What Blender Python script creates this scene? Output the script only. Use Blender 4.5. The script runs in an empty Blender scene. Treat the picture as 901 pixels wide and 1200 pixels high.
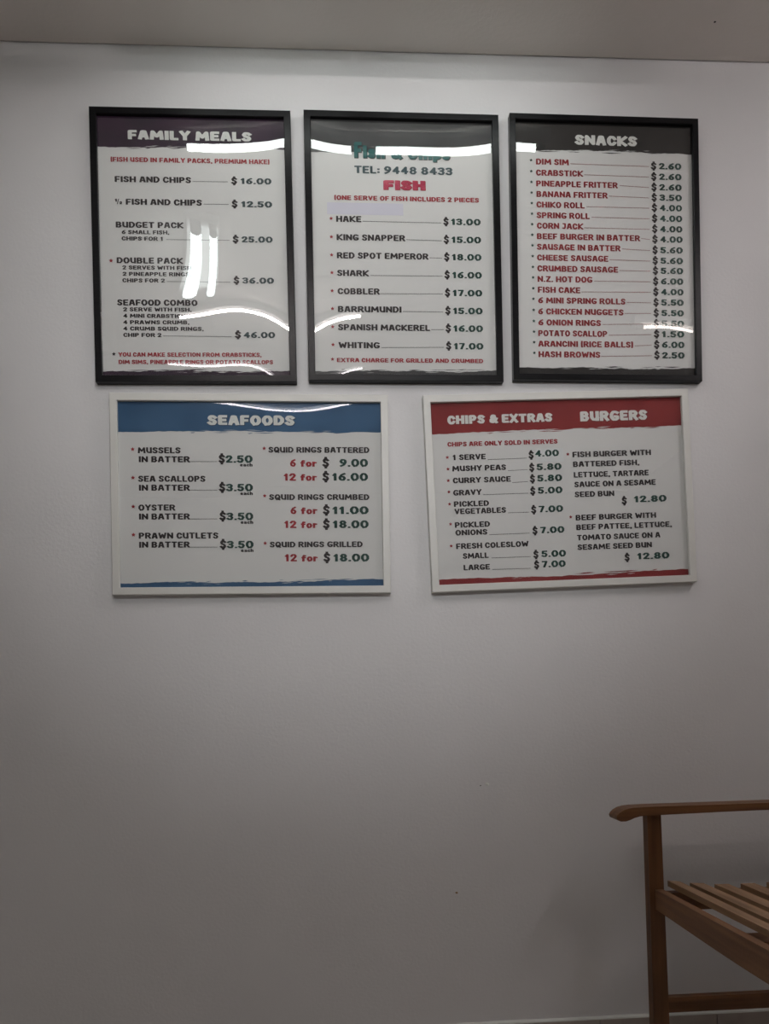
import bpy, bmesh, math, random
from mathutils import Vector, Matrix

# ------------------------------------------------------------------ camera
S = bpy.context.scene
COL = S.collection
psi, rho, CAM_D, CAM_Z = -0.06116, 0.02330, 2.0827, 0.9617
cd = bpy.data.cameras.new('camera')
cam = bpy.data.objects.new('camera', cd)
COL.objects.link(cam)
S.camera = cam
c, s = math.cos(psi), math.sin(psi)
r0 = Vector((c, s, 0)); f0 = Vector((-s, c, 0)); u0 = Vector((0, 0, 1))
r1 = math.cos(rho) * r0 - math.sin(rho) * u0
u1 = math.sin(rho) * r0 + math.cos(rho) * u0
m3 = Matrix((r1, u1, -f0)).transposed()
cam.matrix_world = Matrix.Translation((0, -CAM_D, CAM_Z)) @ m3.to_4x4()
cd.sensor_width = 36.0
cd.lens = 900 / 1200 * 36.0
cd.shift_y = (815 - 600) / 1200
cd.clip_start = 0.05

# ------------------------------------------------------------------ world, exposure
W = bpy.data.worlds.new('world')
S.world = W
W.use_nodes = True
W.node_tree.nodes['Background'].inputs[0].default_value = (0.05, 0.055, 0.06, 1)
W.node_tree.nodes['Background'].inputs[1].default_value = 0.2
vs = S.view_settings
S.display_settings.display_device = 'sRGB'
vs.view_transform = 'Standard'
vs.look = 'None'
vs.gamma = 1.0
vs.use_curve_mapping = False
vs.exposure = 0.06

ROOM_L, ROOM_R, ROOM_BACK, CEIL = -3.3, 2.6, -4.6, 2.7099
TUBE_POWER = {'near': 12.0, 'side': 9.5, 'warm': 98.0, 'warmright': 11.0, 'far': 11.0, 'right': 60.0, 'fill_spot': 5.8}  # the right and spotlight entries drive lamps added as fill

# ------------------------------------------------------------------ node helpers
def mat(name):
    m = bpy.data.materials.new(name)
    m.use_nodes = True
    nt = m.node_tree
    for n in list(nt.nodes):
        nt.nodes.remove(n)
    out = nt.nodes.new('ShaderNodeOutputMaterial')
    return m, nt, out

def principled(name, col, rough=0.5, spec=0.5, col2=None, scale=(30, 30, 30), nscale=1.0, bump=0.0,
               bump_scale=200.0, detail=4.0, contrast=(0.35, 0.65), coat=0.0, metallic=0.0):
    m, nt, out = mat(name)
    b = nt.nodes.new('ShaderNodeBsdfPrincipled')
    b.inputs['Base Color'].default_value = (*col, 1)
    b.inputs['Roughness'].default_value = rough
    b.inputs['Specular IOR Level'].default_value = spec
    b.inputs['Coat Weight'].default_value = coat
    b.inputs['Metallic'].default_value = metallic
    nt.links.new(b.outputs[0], out.inputs[0])
    tc = nt.nodes.new('ShaderNodeTexCoord')
    mp = nt.nodes.new('ShaderNodeMapping')
    mp.inputs['Scale'].default_value = scale
    nt.links.new(tc.outputs['Object'], mp.inputs[0])
    if col2:
        n = nt.nodes.new('ShaderNodeTexNoise')
        n.inputs['Scale'].default_value = nscale
        n.inputs['Detail'].default_value = detail
        nt.links.new(mp.outputs[0], n.inputs['Vector'])
        r = nt.nodes.new('ShaderNodeValToRGB')
        r.color_ramp.elements[0].position = contrast[0]
        r.color_ramp.elements[1].position = contrast[1]
        r.color_ramp.elements[0].color = (*col, 1)
        r.color_ramp.elements[1].color = (*col2, 1)
        nt.links.new(n.outputs[0], r.inputs[0])
        nt.links.new(r.outputs[0], b.inputs['Base Color'])
    if bump:
        n = nt.nodes.new('ShaderNodeTexNoise')
        n.inputs['Scale'].default_value = bump_scale
        n.inputs['Detail'].default_value = 3.0
        nt.links.new(tc.outputs['Object'], n.inputs['Vector'])
        bp = nt.nodes.new('ShaderNodeBump')
        bp.inputs['Strength'].default_value = 1.0
        bp.inputs['Distance'].default_value = bump
        nt.links.new(n.outputs[0], bp.inputs['Height'])
        nt.links.new(bp.outputs[0], b.inputs['Normal'])
    return m

def emitter(name, col, power):
    m, nt, out = mat(name)
    e = nt.nodes.new('ShaderNodeEmission')
    e.inputs[0].default_value = (*col, 1)
    e.inputs[1].default_value = power
    nt.links.new(e.outputs[0], out.inputs[0])
    return m

def pane_material(name):
    """clear acrylic sheet: straight-through transmission plus an angle dependent mirror reflection"""
    m, nt, out = mat(name)
    geo = nt.nodes.new('ShaderNodeNewGeometry')
    dot = nt.nodes.new('ShaderNodeVectorMath'); dot.operation = 'DOT_PRODUCT'
    nt.links.new(geo.outputs['Incoming'], dot.inputs[0])
    nt.links.new(geo.outputs['Normal'], dot.inputs[1])
    ab = nt.nodes.new('ShaderNodeMath'); ab.operation = 'ABSOLUTE'
    nt.links.new(dot.outputs['Value'], ab.inputs[0])
    sub = nt.nodes.new('ShaderNodeMath'); sub.operation = 'SUBTRACT'; sub.inputs[0].default_value = 1.0
    nt.links.new(ab.outputs[0], sub.inputs[1])
    pw = nt.nodes.new('ShaderNodeMath'); pw.operation = 'POWER'; pw.inputs[1].default_value = 5.0
    nt.links.new(sub.outputs[0], pw.inputs[0])
    ma = nt.nodes.new('ShaderNodeMath'); ma.operation = 'MULTIPLY_ADD'
    ma.inputs[1].default_value = 0.92; ma.inputs[2].default_value = 0.105
    nt.links.new(pw.outputs[0], ma.inputs[0])
    tr = nt.nodes.new('ShaderNodeBsdfTransparent')
    gl = nt.nodes.new('ShaderNodeBsdfGlossy'); gl.inputs['Roughness'].default_value = 0.0
    mx = nt.nodes.new('ShaderNodeMixShader')
    nt.links.new(ma.outputs[0], mx.inputs[0])
    nt.links.new(tr.outputs[0], mx.inputs[1])
    nt.links.new(gl.outputs[0], mx.inputs[2])
    nt.links.new(mx.outputs[0], out.inputs[0])
    return m

M = {}
M['wall'] = principled('wall_paint', (0.70, 0.70, 0.70), 0.8, 0.15, (0.735, 0.735, 0.735), (1, 1, 1), 2.2, bump=0.0006, bump_scale=120)
M['ceiling'] = principled('ceiling_paint', (0.72, 0.68, 0.64), 0.8, 0.2, (0.75, 0.71, 0.67), (1, 1, 1), 3.0, bump=0.0005, bump_scale=90)
M['plaster'] = principled('side_wall_paint', (0.68, 0.67, 0.64), 0.8, 0.2)
M['black_frame'] = principled('black_lacquer', (0.004, 0.004, 0.005), 0.28, 0.22, (0.007, 0.007, 0.008), (4, 4, 60), 3, bump=0.0002, bump_scale=300)
M['white_frame'] = principled('white_lacquer', (0.66, 0.66, 0.62), 0.4, 0.4, (0.70, 0.70, 0.66), (3, 3, 3), 3)
M['board'] = principled('fibreboard', (0.18, 0.12, 0.07), 0.8, 0.2)
M['paper'] = principled('poster_paper', (0.72, 0.73, 0.71), 0.7, 0.2)
M['pane'] = pane_material('clear_acrylic')
def ink(n, c1, c2=None, r=0.6, sc=26):
    M[n] = principled('ink_' + n, c1, r, 0.25, c2, (sc, sc, sc * 1.6), 1.0, contrast=(0.3, 0.7))
ink('black', (0.022, 0.018, 0.020)); ink('green', (0.006, 0.040, 0.030), (0.012, 0.07, 0.055))
ink('slate', (0.04, 0.07, 0.075)); ink('red', (0.30, 0.012, 0.022), (0.38, 0.02, 0.035))
ink('redd', (0.24, 0.014, 0.018), (0.30, 0.02, 0.03)); ink('redh', (0.42, 0.012, 0.06), (0.60, 0.10, 0.16))
ink('teal', (0.02, 0.11, 0.11), (0.035, 0.17, 0.16)); ink('tealgrey', (0.045, 0.085, 0.095))
ink('white', (0.74, 0.76, 0.72)); ink('shadow', (0.03, 0.028, 0.03)); ink('redshadow', (0.16, 0.008, 0.012)); ink('blueshadow', (0.012, 0.04, 0.09))
ink('band_plum', (0.016, 0.012, 0.022), (0.05, 0.022, 0.048), 0.6, 7); ink('band_grey', (0.045, 0.047, 0.048), (0.085, 0.088, 0.088), 0.6, 7)
ink('band_black', (0.010, 0.010, 0.010), (0.022, 0.021, 0.020), 0.6, 9); ink('band_blue', (0.022, 0.085, 0.18), (0.045, 0.13, 0.25), 0.6, 8)
ink('band_red', (0.20, 0.012, 0.016), (0.28, 0.026, 0.026), 0.6, 8)
M['sticker_lilac'] = principled('lilac_sticker', (0.66, 0.66, 0.74), 0.6, 0.2)
M['sticker_white'] = principled('white_sticker', (0.72, 0.75, 0.74), 0.6, 0.2)
def wood(name, a, b, axis, rough=0.5):
    sc = [55, 55, 55]; sc[axis] = 2.5
    return principled(name, a, rough, 0.4, b, tuple(sc), 1.0, bump=0.0004, bump_scale=140, detail=6, contrast=(0.3, 0.72))
M['wood_x'] = wood('oiled_teak_x', (0.075, 0.030, 0.010), (0.19, 0.085, 0.032), 0)
M['wood_y'] = wood('oiled_teak_y', (0.11, 0.048, 0.020), (0.22, 0.105, 0.045), 1)
M['wood_slat'] = wood('worn_teak_slat', (0.19, 0.105, 0.052), (0.37, 0.225, 0.125), 1, 0.5)
M['wood_z'] = wood('oiled_teak_z', (0.070, 0.028, 0.009), (0.17, 0.075, 0.028), 2)
M['tile'] = principled('skirting_tile_glaze', (0.36, 0.31, 0.28), 0.35, 0.5, (0.44, 0.39, 0.35), (1, 1, 1), 9)
M['sealant'] = principled('white_sealant', (0.74, 0.76, 0.72), 0.5, 0.4)
M['grout'] = principled('dark_grout', (0.07, 0.05, 0.045), 0.9, 0.1)
M['housing'] = principled('lamp_housing_enamel', (0.75, 0.75, 0.73), 0.4, 0.5)
M['cap'] = principled('lamp_cap_metal', (0.5, 0.5, 0.5), 0.35, 0.5, metallic=0.8)
M['chip'] = principled('bare_plaster_chip', (0.30, 0.20, 0.10), 0.9, 0.1)
M['chip_dark'] = principled('dark_mark', (0.05, 0.045, 0.05), 0.9, 0.1)
M['tube_white'] = emitter('tube_glow_white', (0.94, 1.0, 0.97), TUBE_POWER['near'])
M['tube_side'] = emitter('tube_glow_cool', (0.92, 1.0, 1.0), TUBE_POWER['side'])
M['tube_warm'] = emitter('tube_glow_warm', (1.0, 0.91, 0.90), TUBE_POWER['warm'])
M['tube_warm_right'] = emitter('tube_glow_warm_right', (1.0, 0.88, 0.82), TUBE_POWER['warmright'])
M['tube_fill'] = emitter('tube_glow_fill', (1.0, 0.93, 0.96), TUBE_POWER['right'])
M['tube_far'] = emitter('tube_glow_far', (1.0, 0.93, 0.95), TUBE_POWER['far'])

# ------------------------------------------------------------------ mesh helpers
def link(name, me, m=None, parent=None, smooth=False):
    o = bpy.data.objects.new(name, me)
    COL.objects.link(o)
    if m is not None:
        me.materials.append(m)
    if parent is not None:
        o.parent = parent
    if smooth:
        for p in me.polygons:
            p.use_smooth = True
    return o

def obj(name, bm, m, parent=None, smooth=False, bevel=0.0):
    if bevel:
        bmesh.ops.bevel(bm, geom=[e for e in bm.edges if e.calc_face_angle(0) > 0.5], offset=bevel, segments=2, affect='EDGES', profile=0.6)
    bmesh.ops.recalc_face_normals(bm, faces=bm.faces)
    me = bpy.data.meshes.new(name)
    bm.to_mesh(me); bm.free()
    return link(name, me, m, parent, smooth)

def box(bm, x0, x1, y0, y1, z0, z1):
    v = [bm.verts.new((x, y, z)) for x in (x0, x1) for y in (y0, y1) for z in (z0, z1)]
    for f in ((0, 1, 3, 2), (4, 6, 7, 5), (0, 4, 5, 1), (2, 3, 7, 6), (0, 2, 6, 4), (1, 5, 7, 3)):
        bm.faces.new([v[i] for i in f])
    return v

def hexa(bm, a, b):
    """solid between two quads given as lists of four points in matching order"""
    va = [bm.verts.new(p) for p in a]; vb = [bm.verts.new(p) for p in b]
    bm.faces.new(va); bm.faces.new(vb[::-1])
    for i in range(4):
        j = (i + 1) % 4
        bm.faces.new((va[i], vb[i], vb[j], va[j]))

def prism(bm, pts, y0, y1):
    """closed outline in xz extruded from y0 to y1"""
    a = [bm.verts.new((x, y0, z)) for x, z in pts]; b = [bm.verts.new((x, y1, z)) for x, z in pts]
    bm.faces.new(a); bm.faces.new(b[::-1])
    n = len(pts)
    for i in range(n):
        j = (i + 1) % n
        bm.faces.new((a[i], b[i], b[j], a[j]))

def tube(bm, p, q, r, seg=16):
    p, q = Vector(p), Vector(q)
    d = (q - p).normalized()
    a = d.orthogonal().normalized(); b = d.cross(a)
    r1 = [bm.verts.new(p + r * (math.cos(t) * a + math.sin(t) * b)) for t in [2 * math.pi * i / seg for i in range(seg)]]
    r2 = [bm.verts.new(q + r * (math.cos(t) * a + math.sin(t) * b)) for t in [2 * math.pi * i / seg for i in range(seg)]]
    bm.faces.new(r1); bm.faces.new(r2[::-1])
    for i in range(seg):
        j = (i + 1) % seg
        bm.faces.new((r1[i], r1[j], r2[j], r2[i]))

def thing(name, label, cat, loc=(0, 0, 0), rot=(0, 0, 0), group=None):
    o = bpy.data.objects.new(name, None)
    COL.objects.link(o)
    o.empty_display_size = 0.05
    o.location = loc; o.rotation_euler = rot
    o['label'] = label; o['category'] = cat
    if group:
        o['group'] = group
    return o

def struct(name, bm, m, **k):
    o = obj(name, bm, m, **k)
    o['kind'] = 'structure'
    return o

# ------------------------------------------------------------------ room shell
bm = bmesh.new(); box(bm, ROOM_L, ROOM_R, 0.0, 0.12, 0.0, CEIL + 0.06)
wall_back = struct('wall_back', bm, M['wall'])
bm = bmesh.new(); box(bm, ROOM_L, ROOM_R, ROOM_BACK, -0.004, CEIL, CEIL + 0.06)
ceiling = struct('ceiling', bm, M['ceiling'])
bm = bmesh.new(); box(bm, ROOM_L, ROOM_R, ROOM_BACK, 0.0, -0.05, 0.0)
fl, nt, out = mat('floor_tiles')
b = nt.nodes.new('ShaderNodeBsdfPrincipled'); b.inputs['Roughness'].default_value = 0.35
br = nt.nodes.new('ShaderNodeTexBrick'); tc = nt.nodes.new('ShaderNodeTexCoord')
br.offset = 0.0
for k, v in (('Scale', 1.0), ('Mortar Size', 0.006), ('Brick Width', 0.33), ('Row Height', 0.33)):
    br.inputs[k].default_value = v
br.inputs['Color1'].default_value = (0.58, 0.53, 0.49, 1); br.inputs['Color2'].default_value = (0.62, 0.57, 0.52, 1)
br.inputs['Mortar'].default_value = (0.07, 0.05, 0.045, 1)
nt.links.new(tc.outputs['Object'], br.inputs['Vector']); nt.links.new(br.outputs[0], b.inputs['Base Color']); nt.links.new(b.outputs[0], out.inputs[0])
struct('floor', bm, fl)
bm = bmesh.new(); box(bm, ROOM_L - 0.1, ROOM_L, ROOM_BACK, 0.12, -0.05, CEIL + 0.06); struct('wall_left', bm, M['plaster'])
bm = bmesh.new(); box(bm, ROOM_R, ROOM_R + 0.1, ROOM_BACK, 0.12, -0.05, CEIL + 0.06); struct('wall_right', bm, M['plaster'])
bm = bmesh.new(); box(bm, ROOM_L, ROOM_R, ROOM_BACK - 0.1, ROOM_BACK, -0.05, CEIL + 0.06); struct('wall_front', bm, M['plaster'])

def blob(name, x, z, rx, rz, m, y=0.0, parent=None, hor=False):
    bm = bmesh.new()
    n = 9
    rnd = random.Random(int(x * 1000))
    ring = []
    for i in range(n):
        t = 2 * math.pi * i / n; k = rnd.uniform(0.7, 1.2)
        p = (x + rx * k * math.cos(t), y, z + rz * k * math.sin(t)) if not hor else (x + rx * k * math.cos(t), y + rz * k * math.sin(t), z)
        ring.append(bm.verts.new(p))
    ctr = bm.verts.new((x, y - 0.0012, z) if not hor else (x, y, z - 0.001))
    for i in range(n):
        bm.faces.new((ring[i], ring[(i + 1) % n], ctr))
    return obj(name, bm, m, parent)
blob('paint_chip', 0.3122, 0.4188, 0.0035, 0.003, M['chip'], -0.0002, wall_back)
blob('filler_spot', 0.4039, 0.7121, 0.006, 0.0045, M['sealant'], -0.0002, wall_back)
blob('filler_spot', 0.385, 0.709, 0.002, 0.0015, M['chip_dark'], -0.0002, wall_back)
blob('dark_mark', 1.03, CEIL - 0.0003, 0.003, 0.003, M['chip_dark'], -0.125, ceiling, True)

# skirting of tiles, each its own piece
bm = bmesh.new(); box(bm, ROOM_L, ROOM_R, -0.004, 0.0, 0.0, 0.0595)
skirt = struct('baseboard_back', bm, M['grout'])
x = 0.7004 - 13 * 0.3301
tile_me = None
while x < ROOM_R:
    a, b_ = max(x + 0.0013, ROOM_L), min(x + 0.3301 - 0.0013, ROOM_R)
    if b_ - a > 0.02:
        if b_ - a > 0.327 and tile_me:
            o = link('skirting_tile', tile_me, None, skirt); o.location.x = a
        else:
            bm = bmesh.new(); box(bm, 0, b_ - a, -0.010, -0.0005, 0.001, 0.0575)
            o = obj('skirting_tile', bm, M['tile'], skirt, bevel=0.001); o.location.x = a
            if b_ - a > 0.327:
                tile_me = o.data
    x += 0.3301
bm = bmesh.new()
rnd = random.Random(5)
xs = [ROOM_L + i * 0.03 for i in range(int((ROOM_R - ROOM_L) / 0.03) + 1)]
prev = None
for xx in xs:
    h = 0.0605 + rnd.uniform(-0.0008, 0.0012)
    cur = [bm.verts.new((xx, -0.0102, 0.0565)), bm.verts.new((xx, -0.0095, h - 0.001)), bm.verts.new((xx, 0.0, h + 0.002)), bm.verts.new((xx, 0.0, 0.0565))]
    if prev:
        for i in range(3):
            bm.faces.new((prev[i], cur[i], cur[i + 1], prev[i + 1]))
    prev = cur
obj('sealant_bead', bm, M['sealant'], skirt)

# ------------------------------------------------------------------ chunky hand-cut lettering, drawn with an elliptical pen
_C = [(1, .78), (.72, 1), (.3, 1), (0, .7), (0, .3), (.3, 0), (.72, 0), (1, .2)]
_S = [(.98, .86), (.7, 1), (.25, 1), (.02, .78), (.25, .56), (.75, .46), (1, .24), (.75, 0), (.25, 0), (0, .14)]
_O = [(.3, 0), (0, .3), (0, .7), (.3, 1), (.7, 1), (1, .7), (1, .3), (.7, 0), (.3, 0)]
STROKES = {  # character: (width, list of strokes)
 'A': (.84, [[(0, 0), (.34, 1), (.66, 1), (1, 0)], [(.18, .3), (.82, .3)]]),
 'B': (.80, [[(0, 0), (0, 1), (.7, 1), (.92, .78), (.7, .52), (0, .52)], [(.7, .52), (1, .26), (.74, 0), (0, 0)]]),
 'C': (.78, [_C]), 'D': (.82, [[(0, 0), (0, 1), (.6, 1), (1, .7), (1, .3), (.6, 0), (0, 0)]]),
 'E': (.72, [[(1, 1), (0, 1), (0, 0), (1, 0)], [(0, .5), (.85, .5)]]), 'F': (.70, [[(1, 1), (0, 1), (0, 0)], [(0, .46), (.85, .46)]]),
 'G': (.84, [[(.98, .9), (.72, 1), (.3, 1), (0, .7), (0, .3), (.3, 0), (.76, 0), (1, .12), (1, .38), (.62, .40)]]), 'H': (.84, [[(0, 0), (0, 1)], [(1, 0), (1, 1)], [(0, .5), (1, .5)]]),
 'I': (.29, [[(.5, 0), (.5, 1)]]), 'J': (.66, [[(.2, 1), (.9, 1), (.9, .25), (.6, 0), (.05, .08)]]),
 'K': (.84, [[(0, 0), (0, 1)], [(1, 1), (.15, .48), (1, 0)]]), 'L': (.68, [[(0, 1), (0, 0), (1, 0)]]),
 'M': (1.08, [[(0, 0), (.08, 1), (.5, .3), (.92, 1), (1, 0)]]), 'N': (.86, [[(0, 0), (0, 1), (1, 0), (1, 1)]]),
 'O': (.84, [_O]), 'P': (.78, [[(0, 0), (0, 1), (.72, 1), (1, .74), (.72, .44), (0, .44)]]),
 'Q': (.84, [_O, [(.58, .3), (1, -.06)]]), 'R': (.82, [[(0, 0), (0, 1), (.72, 1), (1, .76), (.72, .48), (0, .48)], [(.5, .48), (1, 0)]]),
 'S': (.74, [_S]), 'T': (.80, [[(0, 1), (1, 1)], [(.5, 1), (.5, 0)]]),
 'u': (.80, [[(0, 1), (0, .34), (.26, .06), (.62, .04), (1, .24)], [(1, 1), (1, 0)]]),
 'V': (.84, [[(0, 1), (.5, 0), (1, 1)]]), 'W': (1.12, [[(0, 1), (.22, 0), (.5, .75), (.78, 0), (1, 1)]]),
 'Y': (.82, [[(0, 1), (.5, .45), (1, 1)], [(.5, .45), (.5, 0)]]), 'X': (.84, [[(0, 1), (1, 0)], [(1, 1), (0, 0)]]),
 'Z': (.78, [[(0, 1), (1, 1), (0, 0), (1, 0)]]),
 '0': (.86, [_O]), '1': (.56, [[(.12, .78), (.62, 1), (.62, 0)]]),
 '2': (.76, [[(0, .8), (.25, 1), (.75, 1), (1, .76), (.75, .5), (0, 0), (1, 0)]]),
 '3': (.76, [[(0, .9), (.3, 1), (.75, 1), (1, .76), (.7, .54), (.35, .54)], [(.7, .54), (1, .27), (.75, 0), (.25, 0), (0, .12)]]),
 '4': (.84, [[(.72, 0), (.72, 1), (0, .3), (1, .3)]]),
 '5': (.76, [[(.95, 1), (.1, 1), (.05, .55), (.7, .6), (1, .32), (.72, 0), (.25, 0), (0, .12)]]),
 '6': (.80, [[(.9, 1), (.35, .82), (0, .4), (.1, .1), (.4, 0), (.75, 0), (1, .28), (.72, .54), (.1, .5)]]),
 '7': (.74, [[(0, 1), (1, 1), (.35, 0)]]),
 '8': (.82, [[(.3, .53), (.06, .76), (.3, 1), (.7, 1), (.94, .76), (.7, .53), (.3, .53), (0, .26), (.28, 0), (.72, 0), (1, .26), (.7, .53)]]),
 '9': (.80, [[(.1, 0), (.65, .18), (1, .6), (.9, .9), (.6, 1), (.25, 1), (0, .72), (.28, .46), (.9, .5)]]),
 '$': (.74, [_S, [(.5, 1.22), (.5, .9)], [(.5, .1), (.5, -.22)]]),
 '&': (.90, [[(1, 0), (.2, .72), (.35, 1), (.65, 1), (.75, .74), (.1, .38), (.1, .08), (.4, 0), (.75, .1), (1, .5)]]),
 '(': (.32, [[(1, 1.08), (.1, .85), (.1, .15), (1, -.08)]]), ')': (.32, [[(0, 1.08), (.9, .85), (.9, .15), (0, -.08)]]),
 '.': (.27, [[(.35, 0), (.65, 0)]]), ',': (.27, [[(.6, .02), (.3, -.14)]]), ':': (.27, [[(.4, .12), (.6, .12)], [(.4, .62), (.6, .62)]]),
 '/': (.5, [[(0, 0), (1, 1)]]),
 'a': (.66, [[(.1, .66), (.7, .66), (1, .5), (1, 0)], [(1, .35), (.3, .38), (0, .2), (.25, 0), (1, .05)]]),
 'c': (.60, [[(1, .58), (.65, .68), (.2, .6), (0, .34), (.2, .05), (.65, 0), (1, .1)]]),
 'e': (.64, [[(0, .34), (1, .36), (.8, .64), (.5, .68), (.15, .6), (0, .34), (.15, .06), (.5, 0), (.95, .06)]]),
 'h': (.66, [[(0, 0), (0, 1)], [(0, .5), (.4, .68), (.85, .62), (1, .4), (1, 0)]]),
 'i': (.28, [[(.5, 0), (.5, .66)], [(.5, .92), (.5, 1)]]),
 'f': (.58, [[(1, .95), (.6, 1), (.35, .8), (.35, 0)], [(0, .6), (.95, .6)]]),
 'o': (.68, [[(.3, 0), (0, .2), (0, .48), (.3, .68), (.7, .68), (1, .48), (1, .2), (.7, 0), (.3, 0)]]),
 'r': (.54, [[(0, 0), (0, .68)], [(0, .42), (.4, .66), (1, .62)]]),
 's': (.58, [[(.95, .6), (.6, .68), (.2, .66), (.05, .5), (.3, .36), (.75, .32), (1, .18), (.75, 0), (.3, 0), (0, .08)]]),
 'p': (.68, [[(0, -.26), (0, .66)], [(0, .6), (.5, .68), (.9, .58), (1, .34), (.9, .1), (.5, 0), (0, .06)]]),
}
def glyph_strokes(ch, tx, ty):
    """polygons of one character, capital height 1, lower left at 0,0; tx, ty are the pen's half-axes"""
    w, strokes = STROKES[ch]
    ex = 2 * tx - 0.28
    w = max(w + ex * (1.0 if ch not in '.,:I1i()' else 0.9), 2 * tx + 0.01)
    V, Fc = [], []
    for st in strokes:
        p = [(tx + u * (w - 2 * tx), ty + v * (1 - 2 * ty)) for u, v in st]
        for k in range(len(p) - 1):
            (ax, ay), (bx, by) = p[k], p[k + 1]
            dx, dy = bx - ax, by - ay
            L = math.hypot(dx, dy) or 1e-6
            nx, ny = -dy / L, dx / L
            q = 1 / math.sqrt((nx * tx) ** 2 + (ny * ty) ** 2 + 1e-9)
            ox, oy = nx * tx * tx * q, ny * ty * ty * q
            ex0 = ty * 0.95 if k == 0 and abs(dy) > abs(dx) * 2 else (tx * 0.9 if k == 0 else 0)
            ex1 = ty * 0.95 if k == len(p) - 2 and abs(dy) > abs(dx) * 2 else (tx * 0.9 if k == len(p) - 2 else 0)
            ux, uy = dx / L, dy / L
            a0 = (ax - ux * ex0, ay - uy * ex0); b0 = (bx + ux * ex1, by + uy * ex1)
            o = len(V)
            V += [(a0[0] + ox, a0[1] + oy), (a0[0] - ox, a0[1] - oy), (b0[0] - ox, b0[1] - oy), (b0[0] + ox, b0[1] + oy)]
            Fc.append((o, o + 1, o + 2, o + 3))
            if 0 < k:
                o = len(V)
                V += [(ax + tx * math.cos(t), ay + ty * math.sin(t)) for t in [math.pi * (i + .5) / 4 for i in range(8)]]
                Fc.append(tuple(range(o, o + 8)))
    return V, Fc, w

def star_geo(x0, x1, z, cap):
    cx, cz = (x0 + x1) / 2, z + cap * 0.5; r = (x1 - x0) / 2
    V = []
    for i in range(10):
        t = math.pi / 2 + math.pi * i / 5; k = 1.0 if i % 2 == 0 else 0.52
        V.append((cx + r * k * math.cos(t), cz + r * k * math.sin(t)))
    V.append((cx, cz))
    return V, [(i, (i + 1) % 10, 10) for i in range(10)]

def line_geo(text, x0, x1, z, cap, tx=0.135, ty=0.098, jitter=0.0, track=0.075, seed=0):
    """verts/faces of one line of print, fitted between x0 and x1 (mm), baseline z, capital height cap"""
    if text == '*':
        return star_geo(x0, x1, z, cap)
    rnd = random.Random(seed * 977 + len(text))
    pen = 0.0; out = []
    if text == '½':
        out = [(glyph_strokes('/', .06, .06), .22, 1.0, 1.0, 0.0), (glyph_strokes('1', .2, .15), -.1, .6, .55, .45), (glyph_strokes('2', .15, .12), .62, .55, .5, 0.0)]
        pen = 1.15
    else:
        for ch in text:
            if ch == ' ':
                pen += 0.36; continue
            g = glyph_strokes(ch, tx, ty)
            out.append((g, pen, 1.0, 1.0, rnd.uniform(-jitter, jitter)))
            pen += g[2] + track
        pen -= track
    sx = (x1 - x0) / pen
    V, Fc = [], []
    for g, px, kx, ky, dy in out:
        o = len(V)
        V += [(x0 + (px + a * kx) * sx, z + (b * ky + dy) * cap) for a, b in g[0]]
        Fc += [tuple(o + i for i in f) for f in g[1]]
    return V, Fc

def print_layer(name, chunks, m, parent, y):
    V, Fc = [], []
    for v, f in chunks:
        for k, q in enumerate(f):      # every stroke a few microns above the one before, so that none coincide
            o = len(V)
            V += [(v[i][0] / 1000, y - 0.000004 * (k % 40), v[i][1] / 1000) for i in q]
            Fc.append(tuple(range(o, o + len(q))))
    me = bpy.data.meshes.new(name)
    me.from_pydata(V, [], Fc)
    me.update()
    return link(name, me, m, parent)

def leader(x0, x1, z0, z1, t=1.35):
    """row of fine dots"""
    V, Fc = [], []
    n = max(2, int((x1 - x0) / 2.3))
    for i in range(n):
        a = x0 + (x1 - x0) * i / n; b_ = a + 1.75; z = z0 + (z1 - z0) * i / n
        o = len(V); V += [(a, z), (b_, z), (b_, z + t), (a, z + t)]; Fc.append((o, o + 1, o + 2, o + 3))
    return V, Fc

def ragged(x0, x1, zfix, zl, zr, amp, seed, up):
    """brush-edged band between zfix (straight) and the torn edge zl..zr; extra bristle strokes beside it"""
    rnd = random.Random(seed)
    n = 90; V, Fc = [], []
    w = 0.0
    for i in range(n + 1):
        t = i / n
        w = w * 0.8 + rnd.uniform(-1, 1) * amp * 0.45
        z = zl + (zr - zl) * t + w + amp * 0.6 * math.sin(t * 7 + seed)
        V += [(x0 + (x1 - x0) * t, zfix), (x0 + (x1 - x0) * t, z)]
        if i:
            k = 2 * i
            Fc.append((k - 2, k, k + 1, k - 1))
    sgn = 1 if up else -1
    for _ in range(9):
        t = rnd.uniform(0.15, 0.9); L = rnd.uniform(12, 60); h = rnd.uniform(0.7, 1.8)
        cx = x0 + (x1 - x0) * t; cz = zl + (zr - zl) * t + sgn * rnd.uniform(amp * 0.8, amp * 2.0)
        o = len(V)
        V += [(cx - L / 2, cz), (cx - L * 0.1, cz - h), (cx + L / 2, cz + 0.3), (cx + L * 0.15, cz + h * 0.6)]
        Fc.append((o, o + 1, o + 2, o + 3))
    flecks = ([], [])
    for _ in range(9):
        t = rnd.uniform(0.25, 0.8); L = rnd.uniform(10, 45); h = rnd.uniform(0.5, 1.3)
        cx = x0 + (x1 - x0) * t; cz = zl + (zr - zl) * t - sgn * rnd.uniform(amp * 0.4, amp * 2.2)
        o = len(flecks[0])
        flecks[0].extend([(cx - L / 2, cz), (cx - L * 0.1, cz - h), (cx + L / 2, cz + 0.3), (cx + L * 0.15, cz + h * 0.6)])
        flecks[1].append((o, o + 1, o + 2, o + 3))
    return (V, Fc), flecks

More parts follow.
